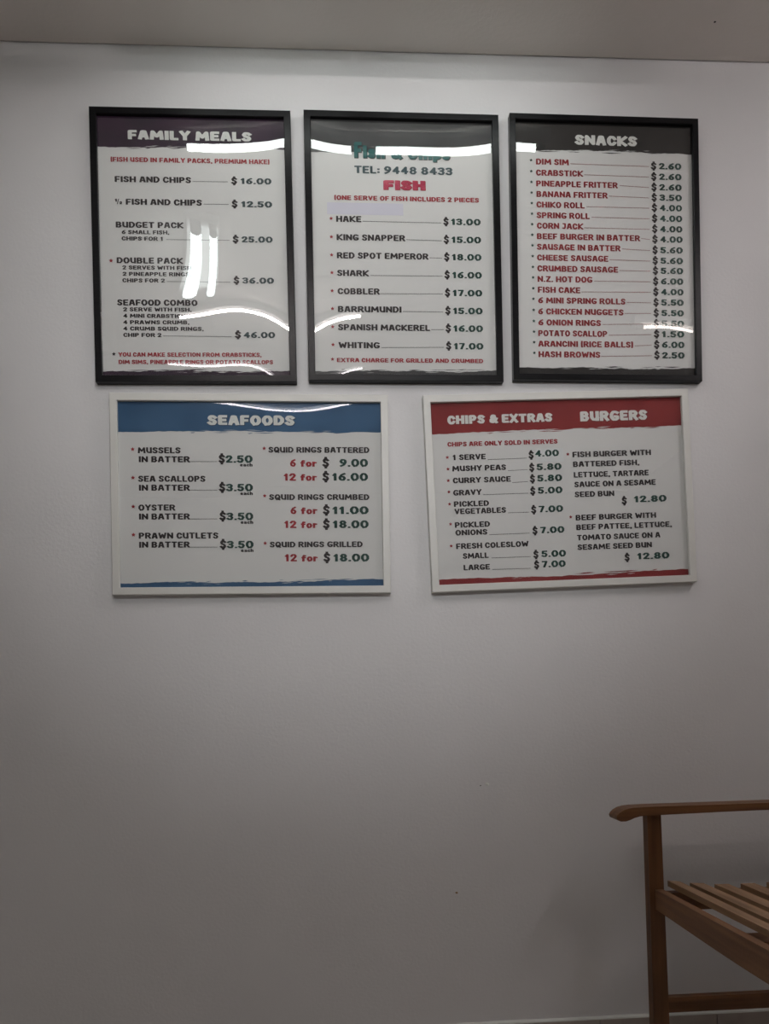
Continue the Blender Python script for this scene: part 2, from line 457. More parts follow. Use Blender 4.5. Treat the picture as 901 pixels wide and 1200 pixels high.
# text, positions in millimetres from each poster's centre: (part, ink, text, x0, x1, baseline, capital height)
TEXT = {
 'F1': [
  ('heading', 'white', 'FAMILY MEALS', -167.0, 158.2, 284.2, 24.8),
  ('note', 'red', '(FISH uSED IN FAMILY PACKS, PREMIuM HAKE)', -213.3, 204.6, 224.5, 12.4),
  ('items', 'black', 'FISH AND CHIPS', -203.7, -4.1, 170.6, 15.7),
  ('items', 'black', '½', -203.2, -184.0, 111.9, 14.4),
  ('items', 'black', 'FISH AND CHIPS', -176.3, 23.0, 110.9, 15.7),
  ('items', 'black', 'BuDGET PACK', -204.0, -27.1, 49.9, 15.7),
  ('items', 'black', '6 SMALL FISH,', -189.1, -64.9, 33.1, 10.4),
  ('items', 'black', 'CHIPS FOR 1', -189.5, -80.8, 16.1, 10.4),
  ('items', 'black', 'DOuBLE PACK', -203.7, -30.6, -44.7, 15.7),
  ('items', 'black', '2 SERVES WITH FISH,', -189.4, -3.8, -60.9, 10.4),
  ('items', 'black', '2 PINEAPPLE RINGS,', -189.2, -9.4, -77.9, 10.4),
  ('items', 'black', 'CHIPS FOR 2', -190.2, -79.0, -94.9, 10.4),
  ('items', 'black', 'SEAFOOD COMBO', -205.1, 4.9, -156.3, 15.7),
  ('items', 'black', '2 SERVE WITH FISH,', -190.1, -11.1, -171.9, 10.4),
  ('items', 'black', '4 MINI CRABSTICKS,', -190.5, -10.8, -188.9, 10.4),
  ('items', 'black', '4 PRAWNS CRuMB,', -191.0, -17.7, -205.8, 10.4),
  ('items', 'black', '4 CRuMB SQuID RINGS,', -191.4, 19.5, -222.8, 10.4),
  ('items', 'black', 'CHIP FOR 2', -191.1, -91.5, -239.8, 10.4),
  ('prices', 'black', '$', 101.7, 117.4, 169.7, 17.8),
  ('prices', 'slate', '16.00', 126.5, 208.4, 170.7, 15.8),
  ('leader_lines', 'black', '_', -0.2, 93.4, 174.6, 175.0),
  ('prices', 'black', '$', 101.5, 117.2, 107.8, 17.8),
  ('prices', 'slate', '12.50', 126.4, 208.8, 108.8, 15.8),
  ('leader_lines', 'black', '_', 26.9, 93.9, 114.6, 114.8),
  ('prices', 'black', '$', 101.9, 117.5, 13.6, 17.8),
  ('prices', 'slate', '25.00', 125.4, 207.8, 14.6, 15.8),
  ('leader_lines', 'black', '_', -73.1, 93.5, 18.8, 18.8),
  ('prices', 'black', '$', 101.8, 116.8, -96.3, 17.8),
  ('prices', 'slate', '36.00', 124.7, 208.5, -95.5, 15.8),
  ('leader_lines', 'black', '_', -73.8, 92.8, -92.6, -93.2),
  ('prices', 'black', '$', 101.6, 117.9, -241.8, 17.8),
  ('prices', 'slate', '46.00', 124.4, 208.2, -241.1, 15.8),
  ('leader_lines', 'black', '_', -87.6, 93.2, -237.4, -238.8),
  ('bullets', 'red', '*', -224.2, -212.7, -43.6, 11.1),
  ('bullets', 'black', '*', -222.4, -211.6, -290.8, 11.1),
  ('note', 'red', 'YOu CAN MAKE SELECTION FROM CRABSTICKS,', -205.2, 170.9, -292.0, 11.1),
  ('note', 'red', 'DIM SIMS, PINEAPPLE RINGS OR POTATO SCALLOPS', -205.0, 201.2, -311.6, 11.1),
 ],
 'F2': [
  ('heading', 'teal', 'F', -130.2, -108.7, 243.7, 43.1),
  ('heading', 'teal', 'ish & Chips', -106.1, 130.3, 242.9, 34.0),
  ('telephone_line', 'tealgrey', 'TEL: 9448 8433', -130.4, 136.8, 201.8, 20.3),
  ('heading', 'redh', 'FISH', -52.7, 60.5, 159.7, 24.9),
  ('note', 'red', '(ONE SERVE OF FISH INCLuDES 2 PIECES', -185.9, 207.8, 128.9, 12.4),
  ('items', 'black', 'HAKE', -181.9, -114.1, 69.6, 16.3),
  ('bullets', 'red', '*', -200.7, -190.3, 73.2, 10.4),
  ('leader_lines', 'black', '_', -110.8, 103.6, 71.6, 70.8),
  ('prices', 'black', '$', 108.8, 123.4, 65.7, 19.1),
  ('prices', 'green', '13.00', 130.0, 211.1, 66.7, 17.1),
  ('items', 'black', 'KING SNAPPER', -181.6, 3.7, 20.1, 16.3),
  ('bullets', 'red', '*', -200.9, -190.5, 23.7, 10.4),
  ('leader_lines', 'black', '_', 7.0, 103.7, 23.9, 22.2),
  ('prices', 'black', '$', 108.9, 123.4, 17.0, 19.1),
  ('prices', 'green', '15.00', 130.1, 211.2, 18.0, 17.1),
  ('items', 'black', 'RED SPOT EMPEROR', -181.9, 66.0, -28.8, 16.3),
  ('bullets', 'red', '*', -201.2, -190.8, -25.2, 10.4),
  ('leader_lines', 'black', '_', 69.3, 103.8, -24.4, -25.2),
  ('prices', 'black', '$', 109.0, 123.6, -30.4, 19.1),
  ('prices', 'green', '18.00', 130.2, 211.3, -29.4, 17.1),
  ('items', 'black', 'SHARK', -182.2, -96.7, -76.4, 16.3),
  ('bullets', 'red', '*', -201.4, -191.0, -72.8, 10.4),
  ('leader_lines', 'black', '_', -92.1, 103.9, -74.5, -73.8),
  ('prices', 'black', '$', 109.1, 123.6, -79.0, 19.1),
  ('prices', 'green', '16.00', 130.3, 211.4, -78.1, 17.1),
  ('items', 'black', 'COBBLER', -181.8, -68.2, -125.3, 16.3),
  ('bullets', 'red', '*', -201.6, -191.2, -121.7, 10.4),
  ('leader_lines', 'black', '_', -66.9, 104.0, -123.3, -122.5),
  ('prices', 'black', '$', 109.2, 123.7, -127.7, 19.1),
  ('prices', 'green', '17.00', 130.4, 211.5, -126.8, 17.1),
  ('items', 'black', 'BARRuMuNDI', -182.1, -10.1, -173.6, 16.3),
  ('bullets', 'red', '*', -201.8, -191.4, -169.9, 10.4),
  ('leader_lines', 'black', '_', -6.8, 104.1, -171.0, -171.2),
  ('prices', 'black', '$', 109.3, 123.8, -176.4, 19.1),
  ('prices', 'green', '15.00', 130.5, 211.6, -175.5, 17.1),
  ('items', 'black', 'SPANISH MACKEREL', -182.5, 66.7, -222.5, 16.3),
  ('bullets', 'red', '*', -202.1, -191.7, -218.8, 10.4),
  ('leader_lines', 'black', '_', 69.4, 104.2, -219.5, -219.2),
  ('prices', 'black', '$', 109.4, 123.9, -224.4, 19.1),
  ('prices', 'green', '16.00', 130.6, 211.7, -223.5, 17.1),
  ('items', 'black', 'WHITING', -182.1, -71.1, -270.8, 16.3),
  ('bullets', 'red', '*', -202.3, -191.9, -267.0, 10.4),
  ('leader_lines', 'black', '_', -66.5, 104.3, -269.2, -267.2),
  ('prices', 'black', '$', 109.5, 124.0, -272.4, 19.1),
  ('prices', 'green', '17.00', 130.7, 211.8, -271.6, 17.1),
  ('bullets', 'red', '*', -204.3, -193.9, -306.1, 10.4),
  ('note', 'red', 'EXTRA CHARGE FOR GRILLED AND CRuMBED', -187.4, 210.3, -308.6, 11.1),
 ],
 'F3': [
  ('heading', 'white', 'SNACKS', -80.7, 93.4, 287.5, 27.1),
  ('items', 'redd', 'DIM SIM', -190.1, -98.6, 230.4, 16.1),
  ('bullets', 'green', '*', -208.3, -199.1, 237.0, 9.6),
  ('leader_lines', 'redd', '_', -94.7, 125.6, 234.2, 232.3),
  ('prices', 'black', '$', 132.1, 147.4, 225.4, 18.8),
  ('prices', 'green', '2.60', 154.7, 218.0, 226.6, 16.9),
  ('items', 'redd', 'CRABSTICK', -190.6, -59.7, 200.2, 16.1),
  ('bullets', 'green', '*', -208.2, -199.1, 206.8, 9.6),
  ('leader_lines', 'redd', '_', -55.8, 125.6, 205.0, 203.2),
  ('prices', 'black', '$', 132.2, 147.4, 196.2, 18.8),
  ('prices', 'green', '2.60', 154.7, 218.1, 197.4, 16.9),
  ('items', 'redd', 'PINEAPPLE FRITTER', -190.4, 37.3, 170.6, 16.1),
  ('bullets', 'green', '*', -208.2, -199.1, 177.2, 9.6),
  ('leader_lines', 'redd', '_', 43.3, 125.7, 177.7, 174.0),
  ('prices', 'black', '$', 132.2, 147.5, 167.0, 18.8),
  ('prices', 'green', '2.60', 154.8, 218.1, 168.2, 16.9),
  ('items', 'redd', 'BANANA FRITTER', -190.2, 8.4, 141.7, 16.1),
  ('bullets', 'green', '*', -208.2, -199.0, 148.3, 9.6),
  ('leader_lines', 'redd', '_', 11.8, 125.7, 147.9, 145.4),
  ('prices', 'black', '$', 132.3, 147.5, 138.4, 18.8),
  ('prices', 'green', '3.50', 154.8, 218.2, 139.6, 16.9),
  ('items', 'redd', 'CHIKO ROLL', -190.7, -56.5, 112.8, 16.1),
  ('bullets', 'green', '*', -208.1, -199.0, 119.4, 9.6),
  ('leader_lines', 'redd', '_', -50.6, 125.8, 117.3, 116.9),
  ('prices', 'black', '$', 132.3, 147.6, 109.9, 18.8),
  ('prices', 'green', '4.00', 154.8, 218.2, 111.1, 16.9),
  ('items', 'redd', 'SPRING ROLL', -190.5, -42.5, 83.8, 16.1),
  ('bullets', 'green', '*', -208.1, -198.9, 90.5, 9.6),
  ('leader_lines', 'redd', '_', -37.3, 125.8, 88.6, 87.7),
  ('prices', 'black', '$', 132.4, 147.7, 80.7, 18.8),
  ('prices', 'green', '4.00', 154.8, 218.3, 81.8, 16.9),
  ('items', 'redd', 'CORN JACK', -190.3, -61.4, 54.9, 16.1),
  ('bullets', 'green', '*', -208.0, -198.9, 61.6, 9.6),
  ('leader_lines', 'redd', '_', -58.8, 125.9, 59.0, 58.5),
  ('prices', 'black', '$', 132.4, 147.7, 51.5, 18.8),
  ('prices', 'green', '4.00', 154.9, 218.3, 52.6, 16.9),
  ('items', 'redd', 'BEEF BuRGER IN BATTER', -190.8, 97.8, 26.0, 16.1),
  ('bullets', 'green', '*', -208.0, -198.8, 32.7, 9.6),
  ('leader_lines', 'redd', '_', 101.8, 125.9, 33.3, 30.0),
  ('prices', 'black', '$', 132.5, 147.8, 23.0, 18.8),
  ('prices', 'green', '4.00', 154.9, 218.4, 24.1, 16.9),
  ('items', 'redd', 'SAuSAGE IN BATTER', -191.2, 42.4, -3.0, 16.1),
  ('bullets', 'green', '*', -207.9, -198.8, 3.8, 9.6),
  ('leader_lines', 'redd', '_', 47.1, 126.0, 3.1, 0.1),
  ('prices', 'black', '$', 132.5, 147.8, -6.9, 18.8),
  ('prices', 'green', '5.60', 154.9, 218.4, -5.8, 16.9),
  ('items', 'redd', 'CHEESE SAuSAGE', -191.1, 7.6, -32.5, 16.1),
  ('bullets', 'green', '*', -207.9, -198.8, -25.8, 9.6),
  ('leader_lines', 'redd', '_', 11.6, 126.0, -27.4, -29.1),
  ('prices', 'black', '$', 132.6, 147.8, -36.1, 18.8),
  ('prices', 'green', '5.60', 154.9, 218.5, -35.0, 16.9),
  ('items', 'redd', 'CRuMBED SAuSAGE', -190.9, 34.9, -62.1, 16.1),
  ('bullets', 'green', '*', -207.8, -198.7, -55.3, 9.6),
  ('leader_lines', 'redd', '_', 38.8, 126.1, -56.6, -57.0),
  ('prices', 'black', '$', 132.6, 147.9, -64.0, 18.8),
  ('prices', 'green', '5.60', 155.0, 218.5, -62.9, 16.9),
  ('items', 'redd', 'N.Z. HOT DOG', -190.7, -38.1, -91.0, 16.1),
  ('bullets', 'green', '*', -207.8, -198.7, -84.2, 9.6),
  ('leader_lines', 'redd', '_', -32.8, 126.1, -87.0, -86.2),
  ('prices', 'black', '$', 132.7, 148.0, -93.2, 18.8),
  ('prices', 'green', '6.00', 155.0, 218.6, -92.1, 16.9),
  ('items', 'redd', 'FISH CAKE', -190.5, -72.1, -120.6, 16.1),
  ('bullets', 'green', '*', -207.8, -198.6, -113.8, 9.6),
  ('leader_lines', 'redd', '_', -68.8, 126.2, -117.3, -115.3),
  ('prices', 'black', '$', 132.7, 148.0, -122.4, 18.8),
  ('prices', 'green', '4.00', 155.0, 218.6, -121.4, 16.9),
  ('items', 'redd', '6 MINI SPRING ROLLS', -190.3, 53.9, -149.5, 16.1),
  ('bullets', 'green', '*', -207.7, -198.6, -142.7, 9.6),
  ('leader_lines', 'redd', '_', 57.9, 126.2, -144.3, -144.5),
  ('prices', 'black', '$', 132.8, 148.0, -151.6, 18.8),
  ('prices', 'green', '5.50', 155.0, 218.7, -150.6, 16.9),
  ('items', 'redd', '6 CHICKEN NuGGETS', -190.8, 48.1, -179.7, 16.1),
  ('bullets', 'green', '*', -207.7, -198.6, -172.9, 9.6),
  ('leader_lines', 'redd', '_', 51.5, 126.3, -174.8, -173.7),
  ('prices', 'black', '$', 132.8, 148.1, -180.8, 18.8),
  ('prices', 'green', '5.50', 155.1, 218.7, -179.8, 16.9),
  ('items', 'redd', '6 ONION RINGS', -190.6, -15.7, -209.9, 16.1),
  ('bullets', 'green', '*', -207.6, -198.5, -203.1, 9.6),
  ('leader_lines', 'redd', '_', -11.1, 126.3, -206.1, -202.9),
  ('prices', 'black', '$', 132.9, 148.1, -209.9, 18.8),
  ('prices', 'green', '5.50', 155.1, 218.8, -209.0, 16.9),
  ('items', 'redd', 'POTATO SCALLOP', -191.1, 1.6, -239.5, 16.1),
  ('bullets', 'green', '*', -207.6, -198.5, -232.6, 9.6),
  ('leader_lines', 'redd', '_', 5.6, 126.4, -235.6, -232.1),
  ('prices', 'black', '$', 132.9, 148.2, -239.1, 18.8),
  ('prices', 'green', '1.50', 155.1, 218.8, -238.2, 16.9),
  ('items', 'redd', 'ARANCINI (RICE BALLS)', -191.6, 73.8, -268.4, 16.1),
  ('bullets', 'green', '*', -207.6, -198.4, -261.5, 9.6),
  ('leader_lines', 'redd', '_', 78.5, 126.4, -263.8, -261.3),
  ('prices', 'black', '$', 132.9, 148.2, -268.3, 18.8),
  ('prices', 'green', '6.00', 155.1, 218.9, -267.4, 16.9),
  ('items', 'redd', 'HASH BROWNS', -191.4, -19.1, -297.3, 16.1),
  ('bullets', 'green', '*', -207.5, -198.4, -290.4, 9.6),
  ('leader_lines', 'redd', '_', -16.4, 126.5, -294.0, -290.5),
  ('prices', 'black', '$', 133.0, 148.3, -297.5, 18.8),
  ('prices', 'green', '2.50', 155.1, 218.9, -296.6, 16.9),
 ],
 'S': [
  ('heading', 'white', 'SEAFOODS', -114.5, 116.9, 186.0, 26.5),
  ('items', 'black', 'MuSSELS', -298.1, -186.3, 110.3, 15.8),
  ('items', 'black', 'IN BATTER', -295.9, -162.3, 86.6, 15.8),
  ('bullets', 'red', '*', -317.0, -305.8, 115.6, 10.5),
  ('leader_lines', 'black', '_', -161.4, -89.8, 87.8, 87.9),
  ('prices', 'black', '$', -86.4, -69.7, 84.9, 22.1),
  ('prices', 'green', '2.50', -68.0, 3.2, 85.8, 19.5),
  ('prices', 'black', 'each', -30.4, 3.0, 75.7, 8.9),
  ('items', 'black', 'SEA SCALLOPS', -298.4, -122.1, 34.7, 15.8),
  ('items', 'black', 'IN BATTER', -296.7, -163.5, 11.0, 15.8),
  ('bullets', 'red', '*', -317.5, -306.3, 40.0, 10.5),
  ('leader_lines', 'black', '_', -162.6, -91.0, 11.8, 11.8),
  ('prices', 'black', '$', -86.4, -69.8, 8.7, 22.1),
  ('prices', 'green', '3.50', -68.0, 2.8, 9.6, 19.5),
  ('prices', 'black', 'each', -30.8, 2.6, -0.6, 8.9),
  ('items', 'black', 'OYSTER', -298.8, -202.6, -41.8, 15.8),
  ('items', 'black', 'IN BATTER', -297.6, -164.7, -65.5, 15.8),
  ('bullets', 'red', '*', -318.1, -306.8, -36.5, 10.5),
  ('leader_lines', 'black', '_', -163.8, -92.3, -65.0, -65.1),
  ('prices', 'black', '$', -86.5, -69.9, -68.2, 22.1),
  ('prices', 'green', '3.50', -68.1, 2.4, -67.4, 19.5),
  ('prices', 'black', 'each', -31.1, 2.3, -77.7, 8.9),
  ('items', 'black', 'PRAWN CuTLETS', -299.1, -90.5, -116.5, 15.8),
  ('items', 'black', 'IN BATTER', -298.5, -165.9, -140.3, 15.8),
  ('bullets', 'red', '*', -318.6, -307.3, -111.2, 10.5),
  ('leader_lines', 'black', '_', -165.0, -93.5, -140.0, -140.3),
  ('prices', 'black', '$', -86.6, -70.0, -143.5, 22.1),
  ('prices', 'green', '3.50', -68.2, 2.1, -142.7, 19.5),
  ('prices', 'black', 'each', -31.5, 1.9, -153.0, 8.9),
  ('items', 'black', 'SQuID RINGS BATTERED', 45.9, 316.1, 113.1, 15.1),
  ('bullets', 'red', '*', 29.2, 39.8, 119.3, 9.8),
  ('quantities', 'red', '6', 102.7, 118.6, 75.5, 19.6),
  ('quantities', 'red', 'for', 130.1, 174.5, 75.5, 17.8),
  ('prices', 'black', '$', 189.6, 207.4, 74.7, 23.2),
  ('prices', 'green', '9.00', 235.0, 311.9, 75.7, 20.6),
  ('quantities', 'red', '12', 85.3, 118.0, 37.8, 19.6),
  ('quantities', 'red', 'for', 129.5, 173.9, 37.8, 17.8),
  ('prices', 'black', '$', 189.0, 206.8, 37.0, 23.2),
  ('prices', 'green', '16.00', 214.8, 311.3, 37.9, 20.5),
  ('items', 'black', 'SQuID RINGS CRuMBED', 45.6, 314.0, -13.9, 15.1),
  ('bullets', 'red', '*', 28.5, 39.1, -7.7, 9.8),
  ('quantities', 'red', '6', 101.9, 117.9, -51.8, 19.6),
  ('quantities', 'red', 'for', 129.4, 173.8, -51.8, 17.8),
  ('prices', 'black', '$', 189.0, 206.8, -52.8, 23.2),
  ('prices', 'green', '11.00', 214.2, 311.4, -52.0, 20.5),
  ('quantities', 'red', '12', 84.5, 117.3, -89.4, 19.6),
  ('quantities', 'red', 'for', 128.8, 173.2, -89.5, 17.8),
  ('prices', 'black', '$', 188.4, 206.2, -90.6, 23.2),
  ('prices', 'green', '18.00', 214.5, 310.8, -89.8, 20.5),
  ('items', 'black', 'SQuID RINGS GRILLED', 45.3, 294.0, -141.0, 15.1),
  ('bullets', 'red', '*', 27.8, 38.3, -134.7, 9.8),
  ('quantities', 'red', '12', 84.4, 117.1, -178.9, 19.6),
  ('quantities', 'red', 'for', 128.7, 173.0, -179.2, 17.8),
  ('prices', 'black', '$', 188.5, 206.3, -180.4, 23.2),
  ('prices', 'green', '18.00', 214.8, 311.0, -179.7, 20.5),
 ],
 'C': [
  ('heading', 'white', 'CHIPS & EXTRAS', -302.9, -13.2, 189.2, 23.6),
  ('heading', 'white', 'BuRGERS', 64.5, 252.7, 187.2, 27.4),
  ('note', 'red', 'CHIPS ARE ONLY SOLD IN SERVES', -305.9, -1.8, 128.8, 12.2),
  ('items', 'black', '1 SERVE', -293.6, -202.5, 91.7, 14.9),
  ('items', 'black', 'MuSHY PEAS', -296.0, -148.1, 61.1, 14.9),
  ('items', 'black', 'CuRRY SAuCE', -295.8, -136.3, 28.7, 14.9),
  ('items', 'black', 'GRAVY', -296.5, -218.8, -4.6, 14.9),
  ('items', 'black', 'PICKLED', -296.3, -199.9, -35.3, 14.9),
  ('items', 'black', 'VEGETABLES', -295.5, -153.8, -55.5, 14.9),
  ('items', 'black', 'PICKLED', -296.4, -200.0, -92.3, 14.9),
  ('items', 'black', 'ONIONS', -295.7, -208.1, -113.3, 14.9),
  ('items', 'black', 'FRESH COLESLOW', -295.7, -96.1, -150.1, 14.9),
  ('items', 'black', 'SMALL', -278.5, -207.7, -177.1, 14.9),
  ('items', 'black', 'LARGE', -278.2, -205.7, -208.7, 14.9),
  ('leader_lines', 'black', '_', -197.1, -89.3, 89.7, 90.8),
  ('prices', 'black', '$', -84.0, -69.7, 89.8, 19.4),
  ('prices', 'green', '4.00', -65.9, 0.4, 94.5, 17.6),
  ('leader_lines', 'black', '_', -142.6, -88.2, 58.1, 59.1),
  ('prices', 'black', '$', -83.9, -69.6, 55.4, 19.4),
  ('prices', 'green', '5.80', -63.2, 5.8, 57.4, 17.6),
  ('leader_lines', 'black', '_', -132.7, -88.9, 25.2, 26.5),
  ('prices', 'black', '$', -83.6, -69.3, 24.5, 19.4),
  ('prices', 'green', '5.80', -62.9, 6.0, 26.5, 17.6),
  ('leader_lines', 'black', '_', -215.1, -89.5, -5.5, -5.2),
  ('prices', 'black', '$', -84.4, -70.1, -8.9, 19.4),
  ('prices', 'green', '5.00', -62.8, 5.3, -7.0, 17.6),
  ('leader_lines', 'black', '_', -148.3, -89.4, -57.0, -57.3),
  ('prices', 'black', '$', -84.2, -69.9, -60.1, 19.4),
  ('prices', 'green', '7.00', -63.5, 4.6, -58.1, 17.6),
  ('leader_lines', 'black', '_', -202.7, -91.3, -114.9, -114.5),
  ('prices', 'black', '$', -83.4, -69.1, -117.4, 19.4),
  ('prices', 'green', '7.00', -61.9, 5.3, -115.6, 17.6),
  ('leader_lines', 'black', '_', -199.6, -91.8, -178.3, -178.9),
  ('prices', 'black', '$', -83.9, -69.7, -182.7, 19.4),
  ('prices', 'green', '5.00', -61.5, 6.6, -180.9, 17.6),
  ('leader_lines', 'black', '_', -199.4, -92.5, -210.0, -210.6),
  ('prices', 'black', '$', -83.5, -69.2, -210.9, 19.4),
  ('prices', 'green', '7.00', -62.0, 4.3, -209.1, 17.6),
  ('bullets', 'red', '*', -312.8, -303.1, 94.9, 9.6),
  ('bullets', 'red', '*', -312.6, -302.9, 63.3, 9.6),
  ('bullets', 'red', '*', -313.3, -303.6, 31.8, 9.6),
  ('bullets', 'red', '*', -313.0, -303.3, 1.2, 9.6),
  ('bullets', 'red', '*', -312.9, -303.2, -32.1, 9.6),
  ('bullets', 'red', '*', -312.9, -303.2, -86.4, 9.6),
  ('bullets', 'red', '*', -314.0, -304.3, -145.9, 9.6),
  ('bullets', 'red', '*', 20.2, 30.1, 93.8, 9.7),
  ('bullets', 'red', '*', 19.9, 29.7, -78.7, 9.7),
  ('items', 'black', 'FISH BuRGER WITH', 38.0, 258.8, 89.7, 15.0),
  ('items', 'black', 'BATTERED FISH,', 38.5, 224.7, 63.1, 15.0),
  ('items', 'black', 'LETTuCE, TARTARE', 38.9, 249.7, 33.9, 15.0),
  ('items', 'black', 'SAuCE ON A SESAME', 39.4, 268.4, 7.4, 15.0),
  ('items', 'black', 'SEED BuN', 38.9, 149.9, -20.1, 15.0),
  ('items', 'black', 'BEEF BuRGER WITH', 38.5, 264.8, -83.8, 15.0),
  ('items', 'black', 'BEEF PATTEE, LETTuCE,', 39.0, 308.1, -110.3, 15.0),
  ('items', 'black', 'TOMATO SAuCE ON A', 39.4, 273.9, -138.7, 15.0),
  ('items', 'black', 'SESAME SEED BuN', 39.9, 248.9, -165.2, 15.0),
  ('prices', 'black', '$', 169.8, 184.3, -43.9, 19.5),
  ('prices', 'green', '12.80', 204.5, 296.4, -39.7, 17.8),
  ('prices', 'black', '$', 170.2, 184.7, -200.3, 19.5),
  ('prices', 'green', '12.80', 205.8, 296.8, -197.2, 17.8),
 ],
}

# ------------------------------------------------------------------ framed menus
def rail_frame(root, hw, hh, rw, depth, m, lip):
    """four mitred rails with a stepped inner lip"""
    def rail(horizontal, sgn):
        bm = bmesh.new()
        # cross-section (distance from outer edge, y): front is -y
        sec = [(0.0, 0.0), (0.0, -depth + 0.0012), (0.0012, -depth), (rw - 0.0012, -depth), (rw, -depth + 0.0012), (rw, -lip), (rw - 0.004, -lip), (rw - 0.004, 0.0)]
        ra, rb = [], []
        for d, y in sec:
            if horizontal:
                ra.append(bm.verts.new((-hw + d, y, sgn * (hh - d)))); rb.append(bm.verts.new((hw - d, y, sgn * (hh - d))))
            else:
                ra.append(bm.verts.new((sgn * (hw - d), y, -hh + d))); rb.append(bm.verts.new((sgn * (hw - d), y, hh - d)))
        n = len(sec)
        bm.faces.new(ra); bm.faces.new(rb[::-1])
        for i in range(n):
            j = (i + 1) % n
            bm.faces.new((ra[i], rb[i], rb[j], ra[j]))
        obj('frame_rail', bm, m, root)
    rail(True, 1); rail(True, -1); rail(False, 1); rail(False, -1)

def pane_mesh(hw, hh, y, bulge, ripple, seed):
    nx, nz = 40, 50
    rnd = random.Random(seed)
    ph = [rnd.uniform(0, 6.28) for _ in range(4)]
    V, Fc = [], []
    for j in range(nz + 1):
        Z = -1 + 2 * j / nz
        for i in range(nx + 1):
            X = -1 + 2 * i / nx
            e = (1 - X ** 4) * (1 - Z * Z)
            d = bulge * e + ripple * (1 - X * X) * (1 - Z * Z) * (math.sin(2.6 * X + ph[0]) * math.cos(2.2 * Z + ph[1]) + 0.5 * math.sin(5.0 * X + ph[2] + 2 * Z))
            V.append((X * hw, y - d, Z * hh))
    for j in range(nz):
        for i in range(nx):
            a = j * (nx + 1) + i
            Fc.append((a, a + 1, a + nx + 2, a + nx + 1))
    me = bpy.data.meshes.new('clear_pane')
    me.from_pydata(V, [], Fc); me.update()
    return me

LABELS = {
 'F1': 'black framed family meals menu with plum band, leftmost of the top row',
 'F2': 'black framed fish price menu with grey band and telephone number, middle of top row',
 'F3': 'black framed snacks menu with black heading band, rightmost of the top row',
 'S': 'white framed seafoods menu with blue heading band, hanging below the family meals menu',
 'C': 'white framed chips, extras and burgers menu with red band, hanging tilted below snacks menu',
}
BW, WW = (0.26359, 0.3625), (0.36760, 0.26640)
BOARDS = {  # x, z, in-plane turn, half sizes, rail width, rail material, band ink, header (l,r), footer (l,r), print left edge inset, pane bulge
 'F1': (-0.3528, 2.1674, 0.0011, BW, 0.0180, 'black_frame', 'band_plum', (264, 266), (-331, -329), 0.0068, 0.0011),
 'F2': (0.2080, 2.1705, -0.0035, BW, 0.0180, 'black_frame', 'band_grey', (257, 268), (-333, -329), 0.0066, 0.0009),
 'F3': (0.7646, 2.1738, -0.0077, BW, 0.0165, 'black_frame', 'band_black', (270, 272), (-327, -323), 0.0012, 0.0005),
 'S': (-0.2158, 1.5067, -0.0069, WW, 0.0195, 'white_frame', 'band_blue', (167, 170), (-236, -229), 0.0010, 0.0008),
 'C': (0.6233, 1.5125, 0.0255, WW, 0.0195, 'white_frame', 'band_red', (165, 169), (-233, -230), 0.0008, 0.0004),
}
SHADOW = {'F1': 'shadow', 'F2': 'shadow', 'F3': 'shadow', 'S': 'blueshadow', 'C': 'redshadow'}
PY = -0.0105
